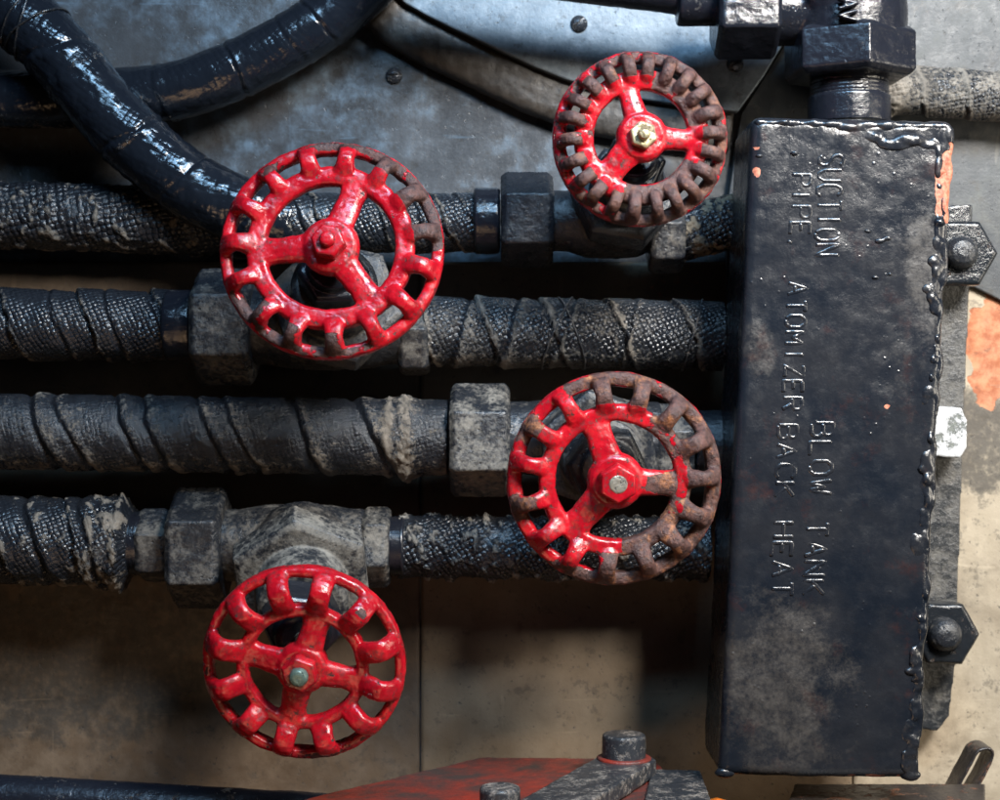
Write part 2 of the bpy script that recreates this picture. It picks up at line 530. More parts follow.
o = place('lower_plate', grid_sheet(-240, 419.4, 262, 1040, 7, 4, 3., 5.,
          stain_shade=lambda X, Y: np.maximum.reduce([blob(X, Y, 60, 650, 230, 110, .62), blob(X, Y, 0, 700, 60, 120, .4, 4), blob(X, Y, 385, 700, 40, 50, .3)])),  # first, widest blob paints the lower left shade into the sheet's colour
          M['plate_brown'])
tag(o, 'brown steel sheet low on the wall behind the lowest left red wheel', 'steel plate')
o = place('lower_plate', grid_sheet(421.2, 852, 262, 1040, 8, 4, 3., 8.,
          stain_shade=lambda X, Y: np.maximum.reduce([blob(X, Y, 560, 640, 120, 60, .3, 3), blob(X, Y, 470, 700, 30, 90, .25, 5)]),
          rust=lambda X, Y: blob(X, Y, 672, 288, 50, 28, .44, 2)),
          M['plate_mid'])
tag(o, 'brown steel sheet with painted-in shade low on the wall between the vertical seam and the black box', 'steel plate')
o = place('lower_plate', grid_sheet(854, 1240, 262, 1040, 9, 4, 3., 8.,
          stain_shade=lambda X, Y: np.maximum.reduce([blob(X, Y, 985, 445, 60, 66, .66, 1), blob(X, Y, 960, 560, 40, 60, .38), blob(X, Y, 1000, 420, 40, 30, .5), blob(X, Y, 975, 700, 30, 60, .25, 4)]),
          rust=lambda X, Y: blob(X, Y, 995, 345, 34, 58, 1.0, 1)),
          M['plate_tan'])
tag(o, 'tan painted steel sheet low on the wall right of the long black box', 'steel plate')

def plate_obj(name, poly, d0, d1, mat, bevel=1.2):
    g = G(); slab(g, poly, d0, d1)
    me = mesh_of(g, name)
    me = evaluated(me, [('BEVEL', dict(width=bevel, segments=2, limit_method='ANGLE', harden_normals=False)), ('TRIANGULATE', {})])
    return place(name, me, mat, smooth=False)

o = plate_obj('upper_plate', [(822, -60), (792, 32), (741, 114), (728, 200), (726, 300), (860, 292), (974, 287), (1010, 305), (1200, 330), (1200, -60)], 3, 15, M['plate_dark'])
tag(o, 'dark mottled steel plate high on the wall right of the black box', 'steel plate')

crv = [(380, -22), (405, 3), (428, 16), (452, 28), (478, 40), (505, 53), (535, 67), (565, 79), (600, 90), (640, 99), (690, 106), (738, 112)]
cp = thing('cover_plate', P(600, 100, 20), 'blue grey steel cover plate with curved edge behind the smallest red wheel', 'steel plate')
g = G(); slab(g, [(818, -70)] + [(380, -70)] + crv + [(764, 76), (788, 36)], 18, 30)
me = evaluated(mesh_of(g, 'sheet'), [('BEVEL', dict(width=1.5, segments=2, limit_method='ANGLE')), ('TRIANGULATE', {})])
place('sheet', me, M['plate_blue'], cp, smooth=False)

def screw_mesh(px, py, d, r, ang):
    c = P(px, py, d)
    g = G()
    prof = [(-2, r), (.5, r)] + [(r * .62 * math.sin(q) + .5, r * math.cos(q)) for q in (.35, .7, 1.05, 1.35)]
    lathe(g, c, (0, -1, 0), prof, 24)
    me = mesh_of(g, 'screw')
    # slot cut
    g2 = G()
    ca, sa = math.cos(ang), math.sin(ang)
    ex = np.array((ca, 0, sa)); ez = np.array((-sa, 0, ca)); ey = np.array((0, -1, 0))
    w = r * .14
    v = [c + ex * a * r * 1.3 + ez * b * w + ey * h for h in (r * .32, r * 1.2) for a, b in ((-1, -1), (1, -1), (1, 1), (-1, 1))]
    box8(g2, v)
    cut = bpy.data.objects.new('cut', mesh_of(g2, 'cut')); col.objects.link(cut)
    me = evaluated(me, [('BOOLEAN', dict(operation='DIFFERENCE', object=cut, solver='EXACT'))])
    bpy.data.objects.remove(cut)
    return me
for px, py, ang in ((579, 24, .75), (735, 64, .6)):
    place('screw', screw_mesh(px, py, 30, 8.5, ang), M['screw'], cp, base=P(px, py, 30))
o = place('slotted_screw', screw_mesh(394, 76, 1, 8.5, .05), M['screw'], base=P(394, 76, 1))
tag(o, 'domed slotted screw alone on grey steel beside the curved flange', 'screw')

# rolled flange under the cover plate's curved edge
pts = [P(x - 8, y + 22, 8) for x, y in crv]
g = G()
fine = []
for a, b in zip(pts[:-1], pts[1:]):
    for k in range(6):
        fine.append(a + (b - a) * k / 6)
fine.append(pts[-1])
sweep(g, fine, 15, 23, 20, power=3.0)
me = remesh(g, 'curved_flange', 2.2, 3, ((40, 1.2), (9, .7)))
set_attr(me, 'stain_shade', np.clip(fbm(coords(me), 30, 4, 3.) * .9 + .1, 0, 1)); set_attr(me, 'rust', np.zeros(len(me.vertices)))
tag(place('curved_flange', me, M['flange']), 'dark rolled flange curving beneath the edge of the blue grey cover plate', 'flange')

# ------------------------------------------------------------------ lagged pipes and hoses
def catmull(pts, ds):
    pts = [np.asarray(p, float) for p in pts]
    pts = [2 * pts[0] - pts[1]] + pts + [2 * pts[-1] - pts[-2]]
    out = []
    for i in range(1, len(pts) - 2):
        a, b, c, d = pts[i - 1:i + 3]
        n = max(2, int(np.linalg.norm(c - b) / ds))
        for k in range(n):
            t = k / n
            out.append(.5 * ((2 * b) + (c - a) * t + (2 * a - 5 * b + 4 * c - d) * t * t + (3 * b - a - 3 * c + d) * t ** 3))
    out.append(pts[-2])
    return np.array(out)

def lagged(path, r, ds=1.5, nv=110, wraps=(), pitch=0., step=2.0, rough=((18, 1.0),), mudf=None, lumps=(), clump=0., seed=0., slope=.9, creases=(), stripes=0., taper=0.):
    """path in panel units; wraps: helical tape step; creases: list of (s, width, height) diagonal folds; lumps: (s, width, height)"""
    pts = catmull(path, ds)
    n = len(pts)
    s = np.concatenate([[0], np.cumsum(np.linalg.norm(np.diff(pts, axis=0), axis=1))])
    t, a, b = frames(pts)
    th = np.arange(nv) / nv * 2 * PI
    # th=0 faces the viewer; sin>0 is b: choose the sign so that it is 'down'
    sgn = -1 if b[0][2] > 0 else 1
    c, si = np.cos(th), np.sin(th)
    Sg, Tg = np.meshgrid(s, th, indexing='ij')
    base = pts[:, None] + r * (a[:, None] * c[:, None] + b[:, None] * si[:, None])
    down = np.sin(Tg) * sgn
    R = np.full(Sg.shape, float(r)); mud = np.zeros(Sg.shape)
    for sz, amp in rough:
        R = R + amp * fbm(base, sz, 4, seed + sz)
    w0 = fbm(base, 35, 3, seed + 2) * 9
    if pitch:
        lay = (Sg + w0 - Tg * sgn / (2 * PI) * pitch) / pitch
        fr = lay - np.floor(lay)
        k = np.floor(lay)
        R = R + step * (1 - fr) - step * 1.2 * np.exp(-((fr - .985) / .03) ** 2)
        mud = mud + .4 * np.exp(-((fr - .03) / .05) ** 2)
    for (s0, wd, hh) in creases:
        u = Sg + w0 * .6 - s0 - down * r * slope * .5 - down * r * .1 * math.sin(s0)
        R = R - hh * np.exp(-(u / wd) ** 2) + hh * .55 * np.exp(-((u - wd * 2.4) / (wd * 1.9)) ** 2)
        mud = mud - .8 * np.exp(-(u / wd) ** 2) + .22 * np.exp(-((u - wd * 2.2) / (wd * 2.0)) ** 2)
    for (s0, wd, hh) in lumps:
        e = np.exp(-((Sg + w0 * .5 - s0) / wd) ** 2)
        R = R + hh * e * (.35 + 2.2 * np.abs(fbm(base, 12, 4, seed + 5, .6)))
        mud = mud + .55 * e
    if clump:
        q = base * np.array((1.0, 1, .55))
        m = fbm(q, 11, 4, seed + 9, .6)
        R = R + clump * sstep(-.1, .5, m)
        mud = mud + .9 * (sstep(-.1, .4, m) - .5)
    if stripes:
        R = R + stripes * np.sin(Sg / 7.5 + w0 * .4 + Tg) * sstep(-.2, .3, fbm(base, 30, 2, seed + 1))
    if taper:
        R = R - r * .22 * sstep(s[-1] - taper, s[-1], Sg)
    if mudf is not None:
        mud = mud + mudf(Sg, down, base)
    v = (pts[:, None] + R[..., None] * (a[:, None] * c[None, :, None] + b[:, None] * si[None, :, None])).reshape(-1, 3)
    idx = np.arange(n * nv).reshape(n, nv)
    nx = np.roll(idx, -1, 1)
    f = np.stack([idx[:-1], nx[:-1], nx[1:], idx[1:]], -1)
    if sgn:
        pass
    me = bpy.data.meshes.new('lag')
    fl = f.reshape(-1, 4)
    caps = [tuple(int(q) for q in idx[0][::-1]), tuple(int(q) for q in idx[-1])]
    me.from_pydata(v.tolist(), [], fl.tolist() + caps)
    set_attr(me, 'mud', mud.ravel())
    uv = me.uv_layers.new(name='UVMap')
    jj = np.tile(np.arange(nv), n - 1); ii = np.repeat(np.arange(n - 1), nv)
    U = np.stack([s[ii], s[ii], s[ii + 1], s[ii + 1]], -1)
    cc = 2 * PI * r / nv
    V = np.stack([jj * cc, (jj + 1) * cc, (jj + 1) * cc, jj * cc], -1)
    arr = np.zeros((len(me.loops), 2)); arr[:len(fl) * 4, 0] = U.ravel(); arr[:len(fl) * 4, 1] = V.ravel()
    uv.data.foreach_set('uv', arr.ravel())
    bm = bmesh.new(); bm.from_mesh(me); bmesh.ops.recalc_face_normals(bm, faces=bm.faces); bm.to_mesh(me); bm.free()
    return me

def ring_mesh(path_pts, k0, r, tilt, wr, n=40):
    """a turn of thin wire round a pipe"""
    pts = np.asarray(path_pts)
    c = pts[k0]; t = pts[k0 + 1] - pts[k0 - 1]; t = t / np.linalg.norm(t)
    a = np.array((0, -1.0, 0)); a -= t * a.dot(t); a /= np.linalg.norm(a); b = np.cross(t, a)
    g = G()
    ring = [c + (a * math.cos(q) + b * math.sin(q)) * r + t * (math.sin(q + .3) * tilt + random.uniform(-.6, .6)) for q in np.linspace(0, 2 * PI, n, endpoint=False)]
    sweep(g, ring, wr, None, 6, True)
    return mesh_of(g, 'wire')

GR = 'black lagged pipes running along the wall'
# hose crossing at the top left, in front
pa = [P(-60, -48, 78), P(0, 0, 80), P(48, 42, 82), P(95, 98, 84), P(140, 145, 84), P(190, 186, 84), P(235, 208, 83), P(272, 221, 80), P(300, 228, 76)]
hA = thing('tarred_hose', P(130, 135, 84), 'glossy tar black hose slanting down from top corner to behind a red wheel', 'hose')
rA = 34 * K(82)
meA = lagged(pa, rA, rough=((40, 1.6), (14, 1.2), (6, .6)), creases=((150, 3, 2.0), (258, 2, 1.6), (322, 2, 1.2), (395, 2, 1.6)), lumps=((395, 5, 1.5), (180, 8, 1.2), (262, 4, 1.2)), taper=14, seed=1., slope=-.7,
              mudf=lambda s, d, b: .25 * sstep(430, 520, s) + .35 * sstep(.5, 1., d) * sstep(380, 520, s) - .15)
place('lagging', meA, M['hose'], hA)
pA = catmull(pa, 1.5)
me = lagged([P(262, 223, 80), P(330, 223, 80), P(410, 224, 80), P(482, 222, 80)], 28.5 * K(80), rough=((25, 1.1), (8, .8)), pitch=58, step=2.0,
            creases=((40, 2, 1.6), (150, 2.5, 2.0), (196, 2, 1.6)), seed=29., mudf=lambda s, d, b: -.02 + .3 * sstep(.2, 1., d))
tag(place('taped_pipe', me, M['lag']), 'woven taped pipe seen through the spokes of the upper left wheel, top row', 'pipe', GR)
for k0, tl in ((52, 10), (60, -14), (66, 6), (72, 16), (80, -8), (47, -6)):
    place('binding_wire', ring_mesh(pA, k0, rA + 1.2, tl, 1.3), M['glossblack'], hA)

pb = [P(-60, 97, 42), P(40, 99, 42), P(120, 97, 42), P(180, 90, 44), P(240, 68, 46), P(300, 36, 48), P(350, 0, 48), P(400, -48, 48)]
hB = lagged(pb, 29 * K(45), rough=((40, .8), (9, .7)), creases=((130, 2, 1.0), (214, 2.5, .8), (294, 1.6, 1.5), (352, 2, .7), (384, 1.5, 1.2)), seed=4., slope=.2,
            mudf=lambda s, d, b: .3 * (1 - sstep(90, 220, s)) + .35 * sstep(.4, 1., d) - .1)
tag(place('curved_hose', hB, M['hose']), 'black hose curving up to the top edge behind the slanting glossy hose', 'hose')

# muddy pipe high on the left
me = lagged([P(-60, 215, 44), P(80, 217, 44), P(240, 224, 44), P(330, 230, 44)], 33 * K(44), rough=((25, 1.2), (8, 1.4)), clump=2.2, seed=6.,
            mudf=lambda s, d, b: .05 + .2 * sstep(-.2, .8, d))
tag(place('muddy_pipe', me, M['lag_mud']), 'mud caked lagged pipe level with the upper left wheel, below the slanting hose', 'pipe', GR)
# muddy stub between upper right valve and black box
me = lagged([P(672, 236, 70), P(730, 222, 70), P(780, 212, 70)], 27 * K(70), rough=((20, 1.0), (6, 1.2)), clump=1.8, seed=8., mudf=lambda s, d, b: .35 + 0 * s)
tag(place('muddy_pipe', me, mat_lag('lagging_brown_mud', .95, 5., 2., mudcol=(.26, .20, .135))), 'short brown muddy pipe between the smallest red wheel and the black box', 'pipe', GR)
# second row
me = lagged([P(-60, 323, 75), P(60, 325, 75), P(176, 326, 75)], 34 * K(75), rough=((25, 1.0), (8, .5)), pitch=74, step=3.0, creases=((118, 2, 1.6), (168, 2.5, 2.0), (212, 2, 1.4)), seed=10.,
            mudf=lambda s, d, b: -.12 + .25 * sstep(.3, 1., d))
tag(place('taped_pipe', me, M['lag']), 'black cloth taped pipe entering from the left, second row from the top', 'pipe', GR)
pp = [P(425, 331, 78), P(520, 333, 78), P(640, 334, 78), P(722, 336, 78)]
tp = thing('taped_pipe', P(570, 333, 78), 'woven taped pipe with criss-cross wire between two rusty red wheels', 'pipe', GR)
me = lagged(pp, 33.5 * K(78), rough=((25, .8), (8, .5)), pitch=62, step=2.5, creases=((32, 3.5, 2.6), (78, 3, 2.4), (130, 2, 1.6), (190, 2, 1.5)), seed=12., slope=-.7,
            mudf=lambda s, d, b: .22 - .1 * sstep(150, 220, s) + .15 * sstep(.3, 1., d))
place('lagging', me, M['lag_grey'], tp)
pq = catmull(pp, 1.5)
for k0, tl in ((84, -15), (92, 13), (168, -9)):
    place('binding_wire', ring_mesh(pq, k0, 33.5 * K(78) + 2.2, tl, .9), M['lever'], tp)
# third row
me = lagged([P(-60, 431, 92), P(120, 433, 92), P(300, 436, 92), P(448, 438, 92)], 38 * K(92), rough=((30, 1.4), (9, 1.0)),
            creases=((100, 4, 3.2), (128, 2.5, 2.0), (182, 3, 2.8), (205, 3, 2.6), (258, 3, 2.6), (285, 2.5, 2.2), (345, 3.5, 3.0), (410, 4, 3.4)),
            lumps=((440, 8, 5.5), (424, 5, 3)), seed=14., slope=.95, mudf=lambda s, d, b: .02 + .3 * sstep(.35, 1., d))
tag(place('taped_pipe', me, mat_lag('lagging_row_three', .62, 4.0, 1.4, wv=.35, fn=1.1)), 'thick creased taped pipe, third row from the top, left of a big nut', 'pipe', GR)
# fourth row, left and right
me = lagged([P(-60, 540, 84), P(60, 541, 84), P(133, 543, 84)], 42 * K(84), rough=((25, 1.2), (7, 1.2)), pitch=68, step=3, creases=((98, 3.5, 3), (148, 3, 2.4)),
            lumps=((148, 5, 3.5), (161, 7, 4.5), (174, 5, 5)), taper=9, seed=17., mudf=lambda s, d, b: .06 + .25 * sstep(.3, 1., d), clump=1.0)
tag(place('taped_pipe', me, M['lag']), 'frayed muddy taped pipe end entering from the left in the lowest row', 'pipe', GR)
me = lagged([P(399, 546, 78), P(500, 547, 78), P(620, 548, 78), P(708, 549, 78)], 30 * K(78), rough=((20, 1.0), (6, 1.4)), clump=4.0, stripes=1.6, seed=19.,
            mudf=lambda s, d, b: .26 + 0 * s)
tag(place('muddy_pipe', me, M['lag_grey']), 'ridged mud caked pipe running right from the lowest valve, behind a wheel', 'pipe', GR)
# hose behind the right edge
me = lagged([P(868, 88, 46), P(930, 92, 46), P(1000, 97, 46), P(1080, 102, 46)], 24 * K(46), rough=((20, .8), (7, .5)), pitch=44, step=1.6, lumps=((24, 7, 3),), seed=23.,
            mudf=lambda s, d, b: .25 + 0 * s)
tag(place('taped_pipe', me, mat_lag('lagging_pale', .85, 4.2, 1.8, mudcol=(.19, .17, .145))), 'pale grey woven hose at the upper right edge above the black box', 'pipe', GR)

# ------------------------------------------------------------------ valves
def basis(n, roll=0.):
    n = np.asarray(n, float); n = n / np.linalg.norm(n)
    up = np.array((0, 0, 1.0)); rt = np.cross(up, n); rt /= np.linalg.norm(rt)
    u = np.cross(n, rt)
    return rt, u, n

def wheel_mesh(c, n, R, ri0, ri1, ro, nf, a0, spokes, fw, arch, back, hubr, seed, zr=7.0, voxel=1.15, finger_in=None, flare=.36, rimw=1.0):
    """c centre, n axis towards the viewer; ring ri0..ri1, outer hoop ro..R; nf fingers from angle a0"""
    rt, u, n = basis(n)
    def L(r, ang, h):
        return c + rt * r * math.cos(ang) + u * r * math.sin(ang) + n * h
    g = G()
    rm = (ri0 + ri1) / 2; rw = (ri1 - ri0) / 2
    ring = [L(rm, q, 0) for q in np.linspace(0, 2 * PI, 120, endpoint=False)]
    sweep(g, ring, zr, rw + 1.4, 20, True, ref=n, power=3.6)
    rr = (ro + R) / 2; rwo = (R - ro) / 2
    ring = [L(rr, q, -back) for q in np.linspace(0, 2 * PI, 120, endpoint=False)]
    sweep(g, ring, 7.0, rwo + rimw, 12, True, ref=n, power=3.0)
    fi = ri1 - rw * .9 if finger_in is None else finger_in
    rnd = random.Random(seed)
    for k in range(nf):
        q = math.radians(a0 + 360.0 / nf * k + rnd.uniform(-1.2, 1.2))
        path = []
        for t in np.linspace(0, 1, 12):
            r = fi + (R - 3.0 - fi) * (1 - (1 - t) ** 1.25)
            h = 1.0 + arch * math.sin(PI * min(1, t * 1.02)) ** .8 - back * sstep(.45, 1.0, t)
            path.append(L(r, q, h))
        w = fw * rnd.uniform(.93, 1.07)
        sweep(g, path, np.full(12, 5.6), (w + 1.3) * (.86 + flare - flare * np.sin(np.linspace(0, PI, 12)) ** .7), 14, False, ref=n, power=2.7)
    for ang, w in spokes:
        q = math.radians(ang)
        path = [L(r, q, h) for r, h in ((0, 3), (hubr * .6, 3.5), (hubr * 1.1, 2.5), ((hubr + rm) / 2, .5), (rm * .9, 0), (rm, 0))]
        sweep(g, path, 6.8, 1.2 + np.array((w * 1.2, w * 1.15, w * 1.0, w * .92, w * 1.1, w * 1.5)), 14, False, ref=n, power=2.6)
    lathe(g, c, n, [(-14, hubr * .8), (-10, hubr * .9), (4, hubr * 1.0), (9, hubr * .93), (11.5, hubr * .8)], 36)
    me = remesh(g, 'handwheel', voxel, 2, ((22, 1.1), (6, .5)), seed)
    v = coords(me) - c
    x, y, h = v @ rt, v @ u, v @ n
    return me, np.degrees(np.arctan2(y, x)), np.hypot(x, y), h, coords(me)

def rust_attr(me, ang, r, h, p, zones, seed, base=0.08, amp=.45):
    val = np.full(len(ang), base)
    for z in zones:
        a, hw, r0, r1, st = z[:5]
        if len(z) > 5:
            st = st * sstep(z[5] - 2, z[5] + 2, h)
        d = np.abs((ang - a + 180) % 360 - 180)
        m = (1 - sstep(hw - 4, hw + 4, d)) * sstep(r0 - 2, r0 + 2, r) * (1 - sstep(r1 - 2, r1 + 2, r))
        val = np.maximum(val, st * m)
    val = val + amp * fbm(p, 15, 4, seed) + .45 * fbm(p, 6, 4, seed + 1)
    set_attr(me, 'rust', val)

def hexm(c, n, t0, t1, r, roll, voxel=1.0, seed=0.):
    g = G(); hexnut(g, c, n, t0, t1, r, roll, 2.5)
    return remesh(g, 'nut', voxel, 2, ((8, .35),), seed)

def rod(c, n, prof, voxel=.8, seg=30, amp=.2):
    g = G(); lathe(g, c, n, prof, seg)
    return remesh(g, 'rod', voxel, 1, ((5, amp),))

def tilt(right, up):
    v = np.array((math.tan(math.radians(right)), -1.0, math.tan(math.radians(up))))
    return v / np.linalg.norm(v)

def valve(label, hub, hd, body, bd, axis_rt_up, wheel, zones, nutspec, nuts, neck, bonnet, mats, seed, tip, rm='red1', threads=()):
    C0 = P(body[0], body[1], bd); H = P(hub[0], hub[1], hd)
    stem = H - C0; Ls = np.linalg.norm(stem); sd = stem / Ls
    t = thing('gate_valve', C0, label, 'valve', 'valves with red handwheels')
    ux = np.array((1.0, 0, 0))
    # body: barrel along the pipe with a neck along the stem
    g = G()
    k = K(bd)
    x0, x1 = (neck[0] - body[0]) * k, (neck[1] - body[0]) * k
    rb, rp = neck[2] * k, neck[3] * k
    lathe(g, C0, ux, [(x0, rp), (x0 * .75, rp * 1.02), (x0 * .45, rb * .96), (0, rb), (x1 * .45, rb * .96), (x1 * .75, rp * 1.02), (x1, rp)], 40)
    lathe(g, C0, sd, [(0, bonnet[0] * .7), (Ls * .18, bonnet[0] * .78), (Ls * .20, bonnet[0] * .8)], 40)
    place('body', remesh(g, 'body', 1.7, 4, ((25, 1.0), (7, .5)), seed), mats[0], t)
    # bonnet hexagon + collar, packing nut, stem
    r1, r2, r3, rl = bonnet
    g = G(); hexnut(g, C0, sd, Ls * .20, Ls * .37, r1, rl, 3)
    lathe(g, C0, sd, [(Ls * .35, r2), (Ls * .55, r2 * .97), (Ls * .57, r2 * .85)], 40)
    place('bonnet', remesh(g, 'bonnet', 1.3, 1, ((14, .4), (5, .2)), seed + 1), mats[1], t)
    g = G(); hexnut(g, C0, sd, Ls * .56, Ls * .74, r3, rl + .25, 4)
    lathe(g, C0, sd, [(Ls * .73, r3 * .7), (Ls * .79, r3 * .66), (Ls * .80, r3 * .5)], 40)
    place('packing_nut', remesh(g, 'packing_nut', 1.3, 2, ((10, .4),), seed + 2), mats[2], t)
    place('stem', rod(C0, sd, [(Ls * .7, 8), (Ls * .98, 8)], 1.2), M['steel'], t)
    for (xa, xb, yc, r, roll, mk) in nuts:
        cc = P((xa + xb) / 2, yc, bd)
        hw = (xb - xa) / 2 * k
        g = G()
        if roll is None:
            lathe(g, cc, ux, [(-hw, r * k * .95), (-hw + 2, r * k), (hw - 2, r * k), (hw, r * k * .95)], 40)
        else:
            hexnut(g, cc, ux, -hw, hw, r * k, math.radians(roll), min(5, hw * .3))
        place('union_nut' if roll is not None else 'collar', remesh(g, 'union_nut', 1.4, 2, ((18, .9), (6, .35)), seed + xa), M[mk], t)
    for (xa, xb, yc, r) in threads:
        cc = P(xa, yc, bd); wd = (xb - xa) * k
        g = G(); m = int(wd / 1.5)
        lathe(g, cc, ux, [(-2, r * k)] + [(wd * i / m, (r + (1.6 if i % 2 else 0)) * k) for i in range(m + 1)] + [(wd + 3, r * k)], 48)
        me = mesh_of(g, 'thread'); place('thread', me, M['fit_gloss'], t)
    # handwheel with its nut and stem tip
    n = tilt(*axis_rt_up)
    me, ang, r, h, p = wheel_mesh(H, n, seed=seed, **wheel)
    rust_attr(me, ang, r / K(hd), h, p, zones, seed)
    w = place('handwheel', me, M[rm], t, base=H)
    nr, nmat, nroll, nh = nutspec
    me = hexm(H, n, 10, 10 + nh, nr, nroll, 1.0, seed)
    rust = .1 + .35 * fbm(coords(me), 9, 3, seed)
    set_attr(me, 'rust', rust)
    place('wheel_nut', me, M[nmat], w)
    tr, th, tm = tip
    me = rod(H, n, [(8 + nh, tr), (8 + nh + th * .6, tr), (8 + nh + th * .9, tr * .85), (8 + nh + th, tr * .5)])
    if tm == 'red1': set_attr(me, 'rust', .3 + .5 * fbm(coords(me), 5, 3, seed))
    place('stem_tip', me, M[tm], w)
    return t

hd = 250
k = K(hd)
# upper left
valve('valve with fifteen-fingered glossy red wheel, largest of the four, rust browned at upper right', (331, 248), hd, (338, 326), 80, (-1, 11),
      dict(R=111 * k, ri0=66 * k, ri1=83 * k, ro=102 * k, nf=15, a0=10,  spokes=((69, 12.5 * k), (184, 12.5 * k), (307, 12.5 * k)), fw=8.3 * k, arch=7, back=8, flare=.5, rimw=1.8, hubr=30 * k),
      [(57, 11, 92, 112, .9), (33, 12, 84, 112, .95), (10, 12, 84, 112, .95), (218, 9, 84, 112, .85), (243, 9, 88, 112, .85), (268, 9, 90, 112, .85),
       (55, 45, 103, 112, .75), (250, 45, 104, 112, .6), (128, 9, 96, 108, .6), (98, 10, 104, 112, .6)],
      (18 * k, 'red1', .35, 14), [(197, 256, 327, 59, 0, 'fit_dusty'), (167, 196, 326, 36, None, 'fit_gloss'), (399, 430, 338, 40, 20, 'fit_dusty')],
      (245, 405, 45, 38), (63, 40, 32, .3), (M['fit_black'], M['fit_dusty'], M['fit_gloss']), 31, (8 * k, 8, 'red1'))
# upper right
valve('valve with the smallest wheel, twenty-two close rusty fingers, flaking red spokes and brass nut', (641, 138), hd, (617, 221), 84, (2, 0),
      dict(R=86 * k, ri0=49 * k, ri1=66 * k, ro=77 * k, nf=22, a0=3, spokes=((106, 10 * k), (-3, 10 * k), (228, 13 * k)), finger_in=56 * k, flare=.12, rimw=2.0, fw=6.0 * k, arch=9, back=8, hubr=26 * k),
      [(0, 180, 60, 88, .95, 8), (0, 100, 68, 88, .62), (180, 90, 76, 88, .55), (45, 34, 48, 88, .85), (-68, 42, 48, 88, .85), (180, 25, 48, 62, .3)],
      (14.5 * k, 'brass', .2, 9), [(501, 553, 220, 48, 4, 'fit_black'), (474, 500, 221, 33, None, 'fit_gloss'), (648, 683, 238, 36, 10, 'fit_dusty')],
      (550, 660, 38, 30), (49, 32, 29, .35), (M['fit_black'], M['fit_black'], M['fit_gloss']), 37, (6.0 * k, 9, 'brass'), 'red2')
# middle right
valve('valve with fifteen-fingered half rusted red wheel, its right side bare brown iron, hex hollow nut', (615, 480), hd, (592, 438), 92, (2, -5),
      dict(R=106 * k, ri0=61 * k, ri1=75 * k, ro=95 * k, nf=15, a0=2, spokes=((110, 13 * k), (-3, 12 * k), (229, 13.5 * k)), fw=8.0 * k, arch=7, back=8, flare=.5, rimw=1.8, hubr=29 * k),
      [(98, 9, 78, 108, .95), (74, 9, 78, 108, .95), (49, 12, 70, 108, .95), (25, 14, 70, 108, .95), (2, 13, 72, 108, .95), (-22, 12, 72, 108, .95), (-46, 14, 58, 108, .95), (-70, 14, 58, 108, .95),
       (-92, 9, 72, 108, .9), (-4, 14, 30, 62, .75), (-30, 16, 56, 75, .55), (197, 8, 82, 108, .85), (150, 9, 90, 108, .8), (40, 80, 95, 108, .8), (-40, 80, 95, 108, .8), (197, 9, 94, 108, .6), (245, 14, 98, 108, .6), (40, 22, 58, 72, .55)],
      (20 * k, 'red1', .0, 17), [(450, 510, 440, 57, 0, 'fit_tan'), (412, 449, 438, 37, None, 'fit_black'), (652, 690, 446, 40, 12, 'fit_dusty'), (690, 722, 446, 30, None, 'lag_none')] if False else [(450, 510, 440, 57, 0, 'fit_tan'), (412, 449, 438, 37, None, 'fit_black'), (652, 692, 444, 42, 12, 'fit_dusty'), (693, 735, 444, 34, None, 'fit_black')],
      (505, 660, 41, 36), (58, 38, 36, .2), (M['fit_black'], M['fit_dusty'], M['fit_black']), 41, (9.5 * k, 3, 'steel'), 'red3')
# lower left
valve('valve with twelve thick-fingered four-spoked clean red wheel, lowest of the four, green stem tip', (303, 666), 262, (302, 545), 84, (-2, -13),
      dict(R=100 * k, ri0=55 * k, ri1=64 * k, ro=92 * k, nf=12, a0=15, spokes=((72, 12.5 * k), (165, 12 * k), (256, 12.5 * k), (345, 12 * k)), fw=11 * k, arch=9, back=8, hubr=27 * k, finger_in=61 * k, flare=.10, rimw=1.6),
      [(-62, 7, 70, 98, .45), (45, 4, 84, 93, .8), (200, 40, 95, 102, .42), (280, 30, 95, 102, .45)],
      (19 * k, 'red1', .15, 12), [(174, 227, 548, 61, 0, 'fit_dusty'), (140, 172, 545, 38, 10, 'fit_dusty'), (363, 391, 547, 41, -8, 'fit_tan')],
      (222, 365, 42, 36), (68, 42, 36, .12), (M['fit_dusty'], M['fit_tan'], M['fit_gloss']), 47, (9.5 * k, 9, 'green'), threads=((128, 142, 543, 31), (390, 402, 546, 29)))

# ------------------------------------------------------------------ long black box
BD = 200
c4 = {'tl': (752, 116), 'tr': (955, 121), 'br': (919, 779), 'bl': (718, 776)}
def boxpx(u, v):
    a = np.array(c4['tl']) * (1 - u) + np.array(c4['tr']) * u
    b = np.array(c4['bl']) * (1 - u) + np.array(c4['br']) * u
    return a * (1 - v) + b * v
bx = thing('welded_box', P(735, 776, 120), 'tall black painted welded steel box with raised lettering, right of the wheels', 'box')
g = G()
fr = [P(*c4[q], BD) for q in ('bl', 'br', 'tr', 'tl')]
bk = [p + np.array((0, BD - 95, 0)) for p in fr]
box8(g, bk + fr)
in_ = [P(*boxpx(u_, v_), BD) for u_, v_ in ((.3, .9), (.7, .9), (.7, .1), (.3, .1))]
box8(g, [p + np.array((0, BD - 12, 0)) for p in in_] + [p + np.array((0, BD - 105, 0)) for p in in_])
me = evaluated(mesh_of(g, 'shell'), [('BEVEL', dict(width=8, segments=4, limit_method='ANGLE'))])
me = evaluated(me, [('REMESH', dict(mode='VOXEL', voxel_size=2.0, use_smooth_shade=True)), ('SMOOTH', dict(iterations=2, factor=.5))])
